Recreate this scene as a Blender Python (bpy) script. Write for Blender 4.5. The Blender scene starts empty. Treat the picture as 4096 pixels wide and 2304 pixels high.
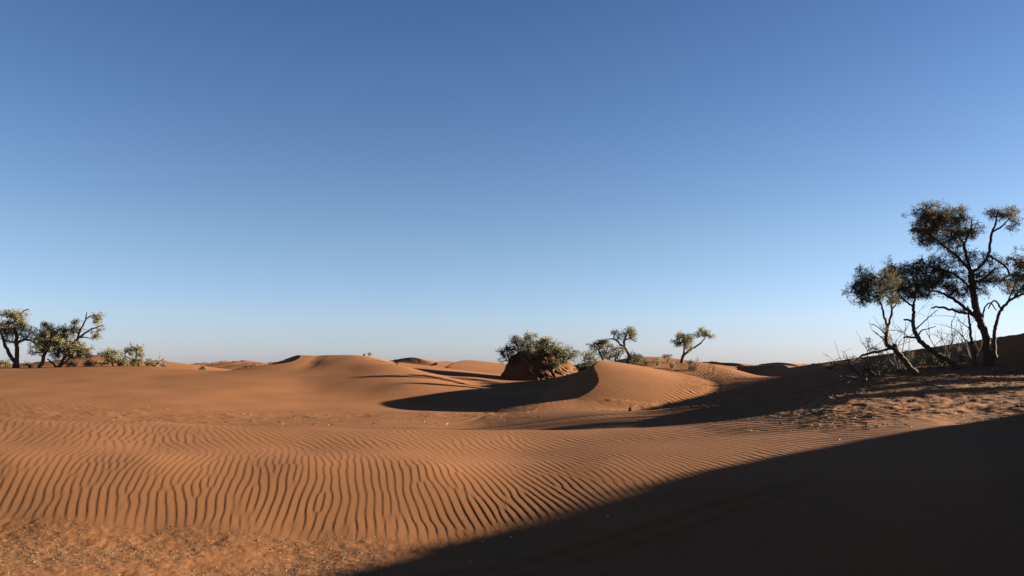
import bpy, math, random
import numpy as np
from mathutils import Vector

random.seed(7)
rng = np.random.default_rng(7)
scene = bpy.context.scene
col = scene.collection

# ------------------------------------------------------------------ camera, sky, sun, exposure
F = 788.0            # focal length in picture widths of 1024
HROW = 366.0         # row of the eye-level horizon
EYE = 1.65           # eye height over the sand at the photographer's feet
cam_d = bpy.data.cameras.new('camera')
cam_d.sensor_width = 36.0
cam_d.lens = 36.0 * F / 1024.0
cam_d.shift_y = (HROW - 288.0) / 1024.0
cam_d.clip_start = 0.1
cam_d.clip_end = 6000.0
cam = bpy.data.objects.new('camera', cam_d)
col.objects.link(cam)
cam.location = (0, 0, EYE)
cam.rotation_euler = (math.radians(90), 0, 0)
scene.camera = cam

SUN_EL = math.radians(10.5)
SUN_AZ = math.radians(81.0)      # from straight ahead towards the right
S = Vector((math.cos(SUN_EL) * math.sin(SUN_AZ), math.cos(SUN_EL) * math.cos(SUN_AZ), math.sin(SUN_EL)))
world = bpy.data.worlds.new('World')
scene.world = world
world.use_nodes = True
wn = world.node_tree.nodes
wl = world.node_tree.links
sky = wn.new('ShaderNodeTexSky')
sky.sky_type = 'NISHITA'
sky.sun_disc = False
sky.sun_elevation = SUN_EL
sky.sun_rotation = SUN_AZ
sky.altitude = 900
sky.air_density = 1.0
sky.dust_density = 0.6
sky.ozone_density = 2.0
bg = wn['Background']
bg.inputs['Strength'].default_value = 0.05
# desert air: less yellow at the horizon, deeper blue overhead
tint = wn.new('ShaderNodeMix'); tint.data_type = 'RGBA'; tint.blend_type = 'MULTIPLY'; tint.inputs['Factor'].default_value = 1.0
geo = wn.new('ShaderNodeTexCoord'); sep = wn.new('ShaderNodeSeparateXYZ')
wl.new(geo.outputs['Generated'], sep.inputs[0])
rmp = wn.new('ShaderNodeValToRGB')
SKY_TINT = [(0.0, (.79, .87, 1.56)), (.06, (.94, .98, 1.37)), (.15, (.92, .96, 1.14)), (.30, (.69, .81, 1.03)), (.45, (.53, .67, .93)), (1.0, (.35, .5, .65))]
el = rmp.color_ramp.elements
while len(el) < len(SKY_TINT): el.new(.5)
for e, (p, c) in zip(el, SKY_TINT): e.position = p; e.color = (c[0] * .5, c[1] * .5, c[2] * .5, 1)
wl.new(sep.outputs['Z'], rmp.inputs[0])
wl.new(sky.outputs[0], tint.inputs['A']); wl.new(rmp.outputs[0], tint.inputs['B'])
wl.new(tint.outputs['Result'], bg.inputs['Color'])

sun_d = bpy.data.lights.new('sun', 'SUN')
sun_d.energy = 5.0
sun_d.angle = math.radians(0.5)
sun_d.color = (1.0, 0.95, 0.78)
sun = bpy.data.objects.new('sun', sun_d)
col.objects.link(sun)
sun.rotation_euler = S.to_track_quat('Z', 'Y').to_euler()
sun.location = (40, 6, 30)

vs = scene.view_settings
vs.view_transform = 'Standard'
vs.look = 'None'
vs.exposure = 2.7
vs.gamma = 1.0
scene.cycles.use_denoising = True
scene.cycles.max_bounces = 6
scene.cycles.diffuse_bounces = 3

# ------------------------------------------------------------------ small helpers
def at(px, row, Y):
    """world point at distance Y ahead seen at (px, row)"""
    return np.array([(px - 512.0) / F * Y, Y, (HROW - row) / F * Y + EYE])

def fbm(x, y, seed=0, octaves=4, gain=0.5):
    """cheap smooth value noise, vectorised"""
    out = np.zeros_like(x, dtype=np.float64)
    amp, tot = 1.0, 0.0
    for o in range(octaves):
        xi = np.floor(x); yi = np.floor(y)
        fx = x - xi; fy = y - yi
        fx = fx * fx * fx * (fx * (fx * 6 - 15) + 10); fy = fy * fy * fy * (fy * (fy * 6 - 15) + 10)
        xi = xi.astype(np.int64); yi = yi.astype(np.int64)
        def h(a, b):
            n = (a * 374761393 + b * 668265263 + (seed + o * 131) * 974634777) & 0x7fffffff
            n = ((n ^ (n >> 13)) * 1274126177) & 0x7fffffff
            return ((n ^ (n >> 16)) & 0xffff) / 32767.5 - 1.0
        v = (h(xi, yi) * (1 - fx) + h(xi + 1, yi) * fx) * (1 - fy) + (h(xi, yi + 1) * (1 - fx) + h(xi + 1, yi + 1) * fx) * fy
        out += amp * v; tot += amp
        amp *= gain; x = x * 2.03 + 17.3; y = y * 2.03 - 9.1
    return out / tot

def sstep(a, b, x):
    t = np.clip((x - a) / (b - a), 0, 1)
    return t * t * (3 - 2 * t)

# ------------------------------------------------------------------ terrain: broad shape from spot heights
CPS = []
def spot(px, *pairs):
    for Y, row in pairs:
        CPS.append(((px - 512.0) / F, math.log(Y), (HROW - row) / F * Y))
def spotz(px, *pairs):
    for Y, z in pairs:
        CPS.append(((px - 512.0) / F, math.log(Y), z))
for px in (-350, 0, 300, 600, 900, 1300):
    spotz(px, (3.0, -1.65), (4.5, -1.65))
spotz(-350, (6, -1.65), (8, -1.6), (10.2, -1.2), (12.2, -1.2), (15.5, -1.13), (17, -1.12), (20, -1.6), (28, -1.95), (45, -1.1), (64, -.05), (90, -.5))
spot(0, (7.9, 523), (10.2, 457), (12.2, 444), (15.5, 424), (17, 418.5), (38, 396), (50, 377.5), (60, 367.6), (64, 367.2))
spotz(0, (6, -1.65), (20, -1.62), (28, -1.98), (72, -.4), (95, -.7))
spot(150, (7.6, 535), (10.2, 460), (12.2, 447), (15.5, 426), (17, 421), (38, 398.5), (50, 378), (60, 367), (65, 366.6))
spotz(150, (6, -1.65), (20, -1.68), (28, -2.0), (75, -.5), (95, -.7))
spot(250, (50, 378), (55, 370.5), (57.5, 368.8))
spotz(250, (62, -.6), (68, -.7), (78, -.8))
spot(300, (7.4, 545), (10.2, 463), (12.2, 450), (15.5, 430), (17, 425.5), (40, 401), (50, 380), (58, 366))
spot(332, (58, 362), (62, 358), (66, 355.8))
spot(312, (60, 361.5), (63, 358.2), (67, 355.8))
spot(280, (58.5, 367.4))
spotz(280, (64, -.6))
spotz(300, (6, -1.66), (20, -1.75), (29, -2.02), (66, .2), (80, -.6))
spot(370, (58, 361.5), (62, 358), (66, 356.4))
spotz(370, (72, .3), (80, -.5), (45, -1.35))
spot(430, (7.7, 535), (10.2, 465), (12.2, 452), (15.5, 432), (17, 428.5), (46, 386), (54.5, 372.6))
spot(430, (58.5, 375), (63, 371.5))
spot(405, (46, 385), (52, 374), (57, 365), (61, 367.5), (66, 366.5))
spot(350, (50, 378), (54, 370))
spotz(430, (6, -1.64), (20, -1.82), (27, -2.03), (33, -1.9), (40, -2.0), (66, -.5), (80, -.9))
spot(475, (49.5, 386), (56, 376.5))
spotz(475, (52, -1.4), (61, -1.0), (80, -.9), (39, -1.98), (33, -1.92), (29, -2.0), (26.5, -2.06))
spot(540, (45, 388.5), (55, 381.5))
spotz(540, (49, -1.5), (61, -1.1), (80, -.9), (38, -1.95))
spot(520, (7.2, 548), (10.2, 470), (12.2, 455), (15.5, 434), (17, 429.5))
spotz(520, (6, -1.63), (20, -1.9), (25, -2.0), (27.5, -1.88), (31, -1.82))
spot(600, (8.3, 505), (10.2, 466), (12.2, 450), (15.5, 432.5), (17, 428.5))
spotz(600, (6, -1.62), (20, -1.85), (24, -1.84), (27.7, -1.62), (33, -1.7), (45, -1.0), (80, -.9))
spot(650, (38, 391), (42, 380))
spotz(650, (31, -1.76), (34, -1.72))
spot(690, (12.2, 445), (15.5, 428), (17.3, 424), (28, 406.5), (38, 390), (43, 378.5))
spotz(690, (6, -1.55), (8.3, -1.38), (10.2, -1.25), (20, -1.62), (24, -1.75), (32.5, -1.62), (62, -.5), (80, -1.0))
spot(600, (55, 365))
spot(630, (48, 366.5), (51, 361.5), (54, 357.8))
spot(668, (46, 371), (49, 365.5), (52, 360), (56, 358.5))
spot(700, (44, 377), (47, 370), (50, 364.5), (53, 363))
spot(737, (43, 378), (46, 373.4), (50, 370))
for px in (600, 640, 680, 715): spotz(px, (64, -.7))
spot(862, (21.5, 390), (24, 382.5), (26, 376))
spot(770, (12.2, 440), (15.5, 422), (18, 413.5), (30, 397.5), (36, 386.5), (45, 376.5))
spotz(770, (6, -1.5), (8.3, -1.3), (10.2, -1.2), (20, -1.28), (24, -1.5), (50, -.75), (60, -1.0), (80, -1.0))
spot(830, (12.2, 436), (15.5, 415), (19.5, 398), (29, 386), (36, 376), (43, 369.5))
spotz(830, (8.3, -1.25), (22, -.88), (24.5, -.9), (50, -.5), (80, -1.0))
spot(900, (12.2, 430), (15.5, 410), (20, 390), (24, 377.5), (27, 371), (31, 367.5))
spotz(900, (8.3, -1.2), (40, .05), (60, -.5))
spot(960, (12.2, 428), (15.5, 408), (20, 386), (26, 368.5), (29, 364), (32, 361))
spotz(960, (8.3, -1.15), (40, .3), (60, 0))
spot(1024, (12.2, 427), (15.5, 406), (20, 384), (26, 368), (28.5, 361.5), (31, 352))
spotz(1024, (8.3, -1.1), (34, .35), (42, .5), (60, 0))
spotz(1300, (6, -1.6), (9, -1.2), (12.2, -.7), (15.5, -.5), (20, -.2), (26, .15), (32, .6), (42, 1.0), (60, .5), (90, -.5))
for px in (-350, 0, 350, 600, 770, 900, 1300):
    spotz(px, (130, -1.0), (300, -1.0), (1000, -1.2), (3000, -1.2))
CPA = np.array(CPS)
CU, CV, CZ = CPA[:, 0] * 1.6, CPA[:, 1], CPA[:, 2]
def _kern(r2):
    return r2 * np.log(r2 + 1e-9)
_n = len(CU)
_K = _kern((CU[:, None] - CU[None]) ** 2 + (CV[:, None] - CV[None]) ** 2) + np.eye(_n) * 0.0015
_P = np.stack([np.ones(_n), CU, CV], 1)
_A = np.zeros((_n + 3, _n + 3)); _A[:_n, :_n] = _K; _A[:_n, _n:] = _P; _A[_n:, :_n] = _P.T
_w = np.linalg.solve(_A, np.concatenate([CZ, np.zeros(3)]))

def broad(X, Y):
    """broad shape relative to the eye, flat arrays"""
    th = np.arctan2(X, Y)
    r = np.maximum(np.hypot(X, Y), 2.5)
    lim = math.radians(50)
    tc = np.clip(th, -lim, lim)
    u = np.tan(tc) * 1.6
    v = np.log(np.maximum(r * np.cos(tc), 2.5))
    out = np.empty_like(X)
    wk = _w[:_n]
    for i in range(0, len(X), 20000):
        uu = u[i:i + 20000].astype(np.float32); vv = v[i:i + 20000].astype(np.float32)
        r2 = (uu[:, None] - CU[None].astype(np.float32)) ** 2 + (vv[:, None] - CV[None].astype(np.float32)) ** 2
        out[i:i + 20000] = _kern(r2) @ wk.astype(np.float32) + _w[_n] + _w[_n + 1] * uu + _w[_n + 2] * vv
    back = sstep(math.radians(55), math.radians(100), np.abs(th))
    return out * (1 - back) + (-1.65 + 0.25 * fbm(X * .05, Y * .05, 3)) * back

def crm(pts, n=8):
    """Catmull-Rom through the crest points"""
    P = np.asarray(pts, float)
    P = np.vstack([2 * P[0] - P[1], P, 2 * P[-1] - P[-2]])
    out = []
    for i in range(1, len(P) - 2):
        for t in np.linspace(0, 1, n, endpoint=False):
            a, b, c, d = P[i - 1:i + 3]
            out.append(0.5 * (2 * b + (c - a) * t + (2 * a - 5 * b + 4 * c - d) * t * t + (3 * b - a - 3 * c + d) * t ** 3))
    out.append(P[-2])
    return np.array(out)

def px3(*pts):
    r = []
    for px, row, Y in pts:
        p = at(px, row, Y); r.append((p[0], p[1], p[2] - EYE))
    return r

# crest line, slope on the left of the walking direction, on the right, reach, blend
DUNES = []
def dune(pts, sl, sr, k=0.06, n=8, q=0.0):
    DUNES.append((crm(pts, n), sl, sr, k, q))

# crescent dune in the middle: walk from behind the peak towards the camera, slip face on the right hand
dune(px3((640, 367, 56), (618, 362.6, 49), (601, 360.3, 43), (594, 366, 41.2), (593.5, 373.5, 39.7), (597, 381, 38), (595, 389.5, 36.3), (577, 397.7, 34.6),
         (536, 403.6, 33.4), (499, 410, 33.2), (465, 420.5, 29.2), (425, 430, 26)), 0.15, 0.60, k=0.10, q=.008)
# left dune with its small slip face
dune(px3((262, 368.6, 76), (283, 361.5, 72), (297, 355.2, 67), (299, 358.6, 63.5), (295, 363, 60.8), (284, 366.8, 58.8), (262, 368.7, 57.5), (240, 371.5, 57)), 0.02, 0.60, k=0.12, q=.012)
dune(px3((340, 361, 76), (352, 357.2, 71), (358, 357.6, 66.5), (359.5, 359.6, 64.5), (356, 361.5, 63)), 0.12, 0.55, k=0.05)
dune(px3((446, 378.5, 53), (458, 381.5, 52), (480, 386.6, 49.5), (515, 388.5, 47), (545, 390, 45)), 0.30, 0.16, k=0.10)
# small dune behind the left trees
dune(px3((80, 362, 84), (95, 355, 80), (108, 355.2, 79), (118, 359, 78), (150, 365, 78)), .25, .16, k=.1)
# dunes behind the middle
dune(px3((500, 363, 104), (480, 361, 96), (467, 360, 90), (455, 362.2, 85), (446, 366.5, 80)), 0.12, 0.55, k=0.08)
dune(px3((445, 361, 150), (436, 362, 130), (437, 364.5, 118), (424, 366, 112)), 0.10, 0.55, k=0.08)
dune(px3((380, 364, 210), (400, 358.8, 200), (414, 357.3, 190), (425, 360.5, 180), (436, 364, 175)), 0.2, 0.2, k=0.3)
dune(px3((320, 365, 290), (345, 362, 280), (368, 364, 260)), 0.3, 0.2, k=0.3)
# far right dark dunes
dune(px3((704, 367.6, 104), (730, 366.2, 96), (760, 365.1, 90), (780, 364.6, 85), (787.5, 367, 77), (788.5, 372.2, 68)), 0.12, 0.45, k=0.08)
dune(px3((690, 364, 150), (712, 362.6, 140), (735, 363, 130), (745, 366, 112)), 0.10, 0.5, k=0.1)
dune(px3((760, 364, 190), (776, 362.4, 170), (790, 363.6, 150), (800, 367, 120)), 0.10, 0.5, k=0.1)
# big shaded dune behind the right trees
dune(px3((780, 369, 70), (800, 366, 64), (824, 362.6, 56), (852, 358.5, 50), (881, 354.5, 46.5), (905, 351, 44.1), (959, 343, 38.8), (1016, 334.5, 34.4), (1060, 329.5, 32.3), (1100, 325.5, 31), (1200, 320, 30), (1400, 318, 30)), 0.12, 0.52, k=0.12)
# unseen spur of that dune, added beyond the frame to shade the grove's foot
dune([(24.5, 31, 1.2), (22.5, 28.6, 1.55), (21.9, 27, 1.65), (22.1, 25.3, 1.5), (22.9, 23.5, 1.0), (24.2, 21.4, .2)], 0.2, 0.5, k=0.3)
# dune beside the photographer, out of the frame on the right
dune([(11.2, 15.6, -1.8), (11.6, 14.8, -1.0), (12.0, 14.1, -.35), (12.4, 13.3, .12), (13, 11.1, .78), (13.4, 10.2, .92), (13.6, 8.5, 1.2), (13.8, 6, 1.6), (13.5, 2, 2.0), (12, -4, 2.4), (9, -12, 2.4), (2, -20, 1.8)], 0.34, 0.37, k=0.6)

_fr = np.random.default_rng(21)
for i in range(150):          # the dune field out to the horizon
    Yf = 95 * (14 ** _fr.random())
    pxf = _fr.uniform(-500, 1500)
    if 380 < pxf < 590 and Yf < 230: continue
    if Yf < 135 and 690 < pxf < 800: continue
    top = -1.0 + _fr.uniform(.7, 1.5) * (1.0 + min(Yf, 500) / 260)
    Xf = (pxf - 512) / F * Yf
    L = _fr.uniform(6, 16) * (1 + Yf / 250)
    a = math.radians(_fr.uniform(65, 115))
    d = np.array([math.cos(a), -math.sin(a)])
    nrm = np.array([-d[1], d[0]])
    c = np.array([Xf, Yf])
    pts = []
    for t, b, zz in ((-1, -.3, -1.0), (-.5, .0, .55), (0, .18, 1), (.5, .0, .55), (1, -.3, -1.0)):
        q = c + d * L * t + nrm * b * L
        pts.append((q[0], q[1], -1.1 + (top + 1.1) * max(zz, -.1)))
    dune(pts, 0.14, 0.5, k=0.15, n=3)

def heights(X, Y):
    """smooth terrain relative to the eye for flat arrays"""
    h = broad(X, Y)
    far = Y > 70
    h = h + 0.10 * fbm(X * .11, Y * .09, 11, 3) * sstep(24, 40, np.hypot(X, Y))
    for P, sl, sr, k, q in DUNES:
        zmax = P[:, 2].max()
        reach = min(18 + 0.25 * P[:, 1].max(), (zmax + 2.6) / (min(sl, sr) + 6 * q) + 2)
        m = (X > P[:, 0].min() - reach) & (X < P[:, 0].max() + reach) & (Y > P[:, 1].min() - reach) & (Y < P[:, 1].max() + reach)
        idx = np.nonzero(m)[0]
        if not len(idx): continue
        x = X[idx]; y = Y[idx]
        best = np.full(len(idx), 1e18); side = np.zeros(len(idx)); segs = []
        for a, b in zip(P[:-1], P[1:]):
            dx, dy = b[0] - a[0], b[1] - a[1]
            l2 = dx * dx + dy * dy + 1e-12
            t = np.clip(((x - a[0]) * dx + (y - a[1]) * dy) / l2, 0, 1)
            ex = x - a[0] - t * dx; ey = y - a[1] - t * dy
            d2 = ex * ex + ey * ey
            u = d2 < best
            best[u] = d2[u]
            side[u] = ((dx * ey - dy * ex) / math.sqrt(l2))[u]
            segs.append((a[2] + t * (b[2] - a[2]), d2))
        d = np.sqrt(best)
        w = sstep(-.9, .9, side / (d + 1e-6))        # runs smoothly round the ends of the crest
        slope = sl * w + sr * (1 - w)
        z = np.full(len(idx), -1e9)
        for zs, d2 in segs:
            z = np.maximum(z, zs - slope * np.sqrt(d2) - q * w * d2)
        fall = sstep(reach, reach * .6, d)
        z = z * fall + (-6) * (1 - fall)
        hh = h[idx]
        e = np.clip(0.5 + 0.5 * (z - hh) / k, 0, 1)
        h[idx] = hh * (1 - e) + z * e + k * e * (1 - e) * 0.5
    return h

def ground_z(x, y):
    return float(heights(np.array([float(x)]), np.array([float(y)]))[0]) + EYE

# ------------------------------------------------------------------ wind ripples (phase field with forks and joins)
class Ripples:
    def __init__(self, x0, x1, y0, y1, cell, lam, ang, sa, sc, dens, seed):
        r = np.random.default_rng(seed)
        self.x0, self.y0, self.c = x0, y0, cell
        nx, ny = int((x1 - x0) / cell) + 2, int((y1 - y0) / cell) + 2
        G = np.zeros((ny, nx), np.complex64)
        n = int((x1 - x0) * (y1 - y0) * dens)
        rad = int(2.0 * max(sa, sc) / cell) + 1
        o = np.arange(-rad, rad + 1) * cell
        OX, OY = np.meshgrid(o, o)
        for _ in range(n):
            px, py = r.uniform(x0, x1), r.uniform(y0, y1)
            a = ang(px, py) + r.normal(0, .04)
            l = lam(px, py) * r.normal(1, .03)
            kx, ky = math.cos(a), math.sin(a)          # across the crests
            i, j = int((px - x0) / cell), int((py - y0) / cell)
            U = OX * kx + OY * ky; V = -OX * ky + OY * kx
            w = np.exp(-(U / sc) ** 2 - (V / sa) ** 2 + 1j * (2 * math.pi * U / l + r.uniform(0, 2 * math.pi))).astype(np.complex64)
            j0, j1 = max(0, j - rad), min(ny, j + rad + 1); i0, i1 = max(0, i - rad), min(nx, i + rad + 1)
            G[j0:j1, i0:i1] += w[j0 - j + rad:j1 - j + rad, i0 - i + rad:i1 - i + rad]
        self.G = G
        self.med = float(np.median(np.abs(G)))
    def sample(self, X, Y):
        fx = np.clip((X - self.x0) / self.c, 0, self.G.shape[1] - 1.001); fy = np.clip((Y - self.y0) / self.c, 0, self.G.shape[0] - 1.001)
        i = fx.astype(int); j = fy.astype(int); a = fx - i; b = fy - j
        G = self.G
        g = (G[j, i] * (1 - a) + G[j, i + 1] * a) * (1 - b) + (G[j + 1, i] * (1 - a) + G[j + 1, i + 1] * a) * b
        ph = (np.angle(g) / (2 * math.pi)) % 1.0
        up = 0.15                                       # short lee side away from the sun, long side towards it
        s = np.where(ph < up, ph / up, 1 - (ph - up) / (1 - up))
        s = s * s * (3 - 2 * s) * .5 + s * .5
        return (s - .5) * np.clip(np.abs(g) / (self.med * .38), 0, 1)

def _n1(x, y, s, sd):
    return float(fbm(np.array([x * s]), np.array([y * s]), sd, 2)[0])
def _angA(x, y):
    return math.radians(10 + 8 * float(sstep(2.0, 7.0, x)) + 9 * _n1(x, y, .5, 5) + 5 * _n1(x, y, 1.4, 8) + 8 * (1 - float(sstep(-4, 0, x))) + (6 + 5 * (1 - float(sstep(-4, 0, x)))) * float(sstep(10.3, 12.5, y)))
def _lamA(x, y):
    return (.094 + .045 * float(sstep(10.5, 13.5, y))) * (1 + .45 * float(sstep(1.5, 5, x)))
ripA = Ripples(-12, 15, 5, 22, .022, _lamA, _angA, .70, .21, 20, 4)
def _angB(x, y):
    return math.radians(24 + 24 * _n1(x, y, .08, 6) + 18 * float(sstep(2, 12, x)))
ripB = Ripples(-46, 24, 24, 72, .07, lambda x, y: .30, _angB, 1.3, .5, 1.6, 9)

def foot_line(X, Y):
    """<0 on the littered flat in front, >0 on the rippled slope"""
    u = X / np.maximum(Y, 1)
    yb = np.interp(u, [-.7, -.46, -.27, -.14, 0, .1, .25, .6], [8.0, 7.75, 7.5, 7.45, 7.7, 8.1, 8.8, 10.6])
    return Y - yb + .22 * fbm(X * 2.2, Y * 2.2, 31, 3)

def ripple_heights(X, Y):
    h = np.zeros_like(X)
    m = (Y > 5) & (Y < 21.5) & (np.abs(X) < 14.5)
    i = np.nonzero(m)[0]
    x, y = X[i], Y[i]
    f = foot_line(x, y)
    u = x / y
    amp = sstep(-.1, .45, f)
    trough = np.exp(-((y - 12.2 - 1.2 * u) / 1.0) ** 2)
    amp = amp * (1 - .55 * trough) * (.95 + .45 * fbm(x * .7, y * .7, 41, 3)) * (1 + .5 * sstep(1.5, 6, x) + .8 * sstep(2, 4.5, x) * sstep(10.5, 12.5, y))
    amp = amp * (1 - .25 * sstep(13, 16, y))
    amp = amp * (1 - .9 * sstep(.36, .50, u + .05 * fbm(x, y, 45, 2)) * sstep(12.5, 14.5, y))
    shade = .8 * sstep(1.0, 2.5, x - (y - 7.2) * .6) * (1 - sstep(9, 13, y))
    amp = np.maximum(amp, shade)
    h[i] = ripA.sample(x, y) * (.0030 + .0012 * sstep(11, 13.5, y)) * amp * (1 - sstep(20, 21.5, y))
    # litter lumps: the flat at the front left, and under the right trees
    lump = (1 - sstep(-.25, .3, f)) * (1 - .6 * sstep(.0, .5, u))
    h[i] += lump * (.014 * fbm(x * 1.6, y * 1.6, 51, 3) + .0055 * fbm(x * 13, y * 13, 52, 3))
    # shallow scarps in the shade
    t = (y - 7.15) - .62 * (x - .7) + .10 * fbm(x * 1.5, y * 1.5, 61, 2)
    h[i] += -.035 * sstep(.06, -.06, t) * sstep(-1.2, .0, x) * sstep(4, 2, x)
    h[i] += -.03 * sstep(.05, -.05, t + .33) * sstep(-.8, .3, x) * sstep(3.5, 1.8, x)
    # under-tree slope
    m = (Y > 12) & (Y < 34) & (X > 3)
    i = np.nonzero(m)[0]
    x, y = X[i], Y[i]
    u = x / y
    k = sstep(.30, .46, u + .06 * fbm(x * .7, y * .7, 45, 2) + .012 * (y - 15)) * sstep(12.5, 15, y)
    h[i] += k * (.05 * fbm(x * .9, y * .9, 71, 4) + .022 * fbm(x * 4.5, y * 4.5, 73, 3) + .025 * np.maximum(fbm(x * 3.2, y * 2.4, 72, 2), -.1))
    # middle distance
    m = (Y > 24) & (Y < 70) & (X > -45) & (X < 23)
    i = np.nonzero(m)[0]
    x, y = X[i], Y[i]
    patch = sstep(-.35, .25, fbm(x * .09, y * .06, 81, 2))
    md = sstep(.02, .12, x / y) 
    amp = .0030 * (1 - md) * (.2 + .8 * patch) + md * .034 * (.10 + .90 * sstep(.17, .24, x / y))
    h[i] += ripB.sample(x, y) * amp * sstep(24, 26, y) * (1 - sstep(62, 70, y))
    # rough foot of the left plain
    k = np.exp(-((y - 31) / 3.2) ** 2) * (1 - sstep(.0, .1, x / y))
    h[i] += k * .035 * np.maximum(fbm(x * 1.3, y * 1.1, 91, 3), -.05)
    return h

# ------------------------------------------------------------------ materials
def new_mat(name):
    m = bpy.data.materials.new(name); m.use_nodes = True
    nt = m.node_tree
    return m, nt, nt.nodes, nt.links, nt.nodes['Principled BSDF']

def mat_sand(name, c1, c2, grain=.6):
    m, nt, N, L, b = new_mat(name)
    geo = N.new('ShaderNodeNewGeometry')
    n1 = N.new('ShaderNodeTexNoise'); n1.inputs['Scale'].default_value = .35; n1.inputs['Detail'].default_value = 5
    n2 = N.new('ShaderNodeTexNoise'); n2.inputs['Scale'].default_value = 45; n2.inputs['Detail'].default_value = 4
    for n in (n1, n2): L.new(geo.outputs['Position'], n.inputs['Vector'])
    mix = N.new('ShaderNodeMix'); mix.data_type = 'RGBA'
    mix.inputs['A'].default_value = (*c1, 1); mix.inputs['B'].default_value = (*c2, 1)
    add = N.new('ShaderNodeMath'); add.operation = 'MULTIPLY_ADD'
    L.new(n2.outputs['Fac'], add.inputs[0]); add.inputs[1].default_value = .45; L.new(n1.outputs['Fac'], add.inputs[2])
    rmp = N.new('ShaderNodeMapRange'); rmp.inputs[1].default_value = .5; rmp.inputs[2].default_value = .95
    L.new(add.outputs[0], rmp.inputs[0]); L.new(rmp.outputs[0], mix.inputs['Factor'])
    L.new(mix.outputs['Result'], b.inputs['Base Color'])
    b.inputs['Roughness'].default_value = .95
    b.inputs['Specular IOR Level'].default_value = .05
    bp = N.new('ShaderNodeBump'); bp.inputs['Strength'].default_value = grain; bp.inputs['Distance'].default_value = .004
    n3 = N.new('ShaderNodeTexNoise'); n3.inputs['Scale'].default_value = 60; n3.inputs['Detail'].default_value = 3
    L.new(geo.outputs['Position'], n3.inputs['Vector'])
    L.new(n3.outputs['Fac'], bp.inputs['Height']); L.new(bp.outputs[0], b.inputs['Normal'])
    return m

def mat_simple(name, c1, c2, scale, rough=.9, bump=0.0, trans=0.0):
    m, nt, N, L, b = new_mat(name)
    geo = N.new('ShaderNodeNewGeometry')
    n1 = N.new('ShaderNodeTexNoise'); n1.inputs['Scale'].default_value = scale; n1.inputs['Detail'].default_value = 4
    L.new(geo.outputs['Position'], n1.inputs['Vector'])
    mix = N.new('ShaderNodeMix'); mix.data_type = 'RGBA'
    mix.inputs['A'].default_value = (*c1, 1); mix.inputs['B'].default_value = (*c2, 1)
    rmp = N.new('ShaderNodeMapRange'); rmp.inputs[1].default_value = .35; rmp.inputs[2].default_value = .65
    L.new(n1.outputs['Fac'], rmp.inputs[0]); L.new(rmp.outputs[0], mix.inputs['Factor'])
    L.new(mix.outputs['Result'], b.inputs['Base Color'])
    b.inputs['Roughness'].default_value = rough
    b.inputs['Specular IOR Level'].default_value = .1
    if bump:
        bp = N.new('ShaderNodeBump'); bp.inputs['Strength'].default_value = bump; bp.inputs['Distance'].default_value = .02
        L.new(n1.outputs['Fac'], bp.inputs['Height']); L.new(bp.outputs[0], b.inputs['Normal'])
    if trans:
        t = N.new('ShaderNodeBsdfTranslucent'); L.new(mix.outputs['Result'], t.inputs['Color'])
        ms = N.new('ShaderNodeMixShader'); ms.inputs[0].default_value = trans
        L.new(b.outputs[0], ms.inputs[1]); L.new(t.outputs[0], ms.inputs[2])
        L.new(ms.outputs[0], N['Material Output'].inputs['Surface'])
    return m

SAND = mat_sand('orange_sand', (.160, .0620, .0234), (.192, .0760, .0300))

# ------------------------------------------------------------------ the ground: one sheet from the feet to the horizon
def raw_mesh(name, V, Fq, mat, smooth=True, parent=None):
    """V (n,3), Fq (m,k) with k = 3 or 4"""
    me = bpy.data.meshes.new(name)
    V = np.ascontiguousarray(V, np.float32); Fq = np.ascontiguousarray(Fq, np.int32)
    k = Fq.shape[1]
    me.vertices.add(len(V)); me.vertices.foreach_set('co', V.ravel())
    me.loops.add(Fq.size); me.loops.foreach_set('vertex_index', Fq.ravel())
    me.polygons.add(len(Fq))
    me.polygons.foreach_set('loop_start', np.arange(0, Fq.size, k, dtype=np.int32))
    me.polygons.foreach_set('use_smooth', np.full(len(Fq), smooth, bool))
    me.update(calc_edges=True)
    me.materials.append(mat)
    o = bpy.data.objects.new(name, me); col.objects.link(o)
    if parent is not None: o.parent = parent
    return o

def build_ground(q=1.0):
    th_f = np.radians(np.arange(-37, 37.01, .066 / q))
    side = [37]
    st = .25
    while side[-1] < 180: side.append(side[-1] + st); st = min(st * 1.12, 4)
    side = np.radians(np.array(side[1:-1]))
    th = np.concatenate([-np.radians([180.0]), -side[::-1], th_f, side])
    def seg(a, b, s): return np.arange(a, b, s)
    r = np.concatenate([[.6, 1.2, 2, 3, 4], seg(4.6, 6.0, .05 / q), seg(6.0, 17.5, .03 / q), seg(17.5, 25, .12 / q), seg(25, 45, .11 / q), seg(45, 75, .16 / q),
                        75 * np.exp(np.arange(0, math.log(2500 / 75), .0085 / q)), [2600, 3200, 4000]])
    nT, nR = len(th), len(r)
    R, T = np.meshgrid(r, th, indexing='ij')
    X = (R * np.sin(T)).ravel(); Y = (R * np.cos(T)).ravel()
    Z = heights(X, Y) + ripple_heights(X, Y)
    V = np.stack([X, Y, Z + EYE], 1)
    i = np.arange(nR - 1)[:, None] * nT; j = np.arange(nT)[None]
    jn = (j + 1) % nT
    Q = np.stack([i + j, i + jn, i + nT + jn, i + nT + j], -1).reshape(-1, 4)[:, ::-1]
    o = raw_mesh('ground', V, Q, SAND)
    o['kind'] = 'structure'
    o['label'] = 'orange rippled desert sand rising into dunes towards the horizon'
    print('ground', len(V))
    return o
import os, time
_t = time.time()
build_ground(1.0)
print('ground time', time.time() - _t)

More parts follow.
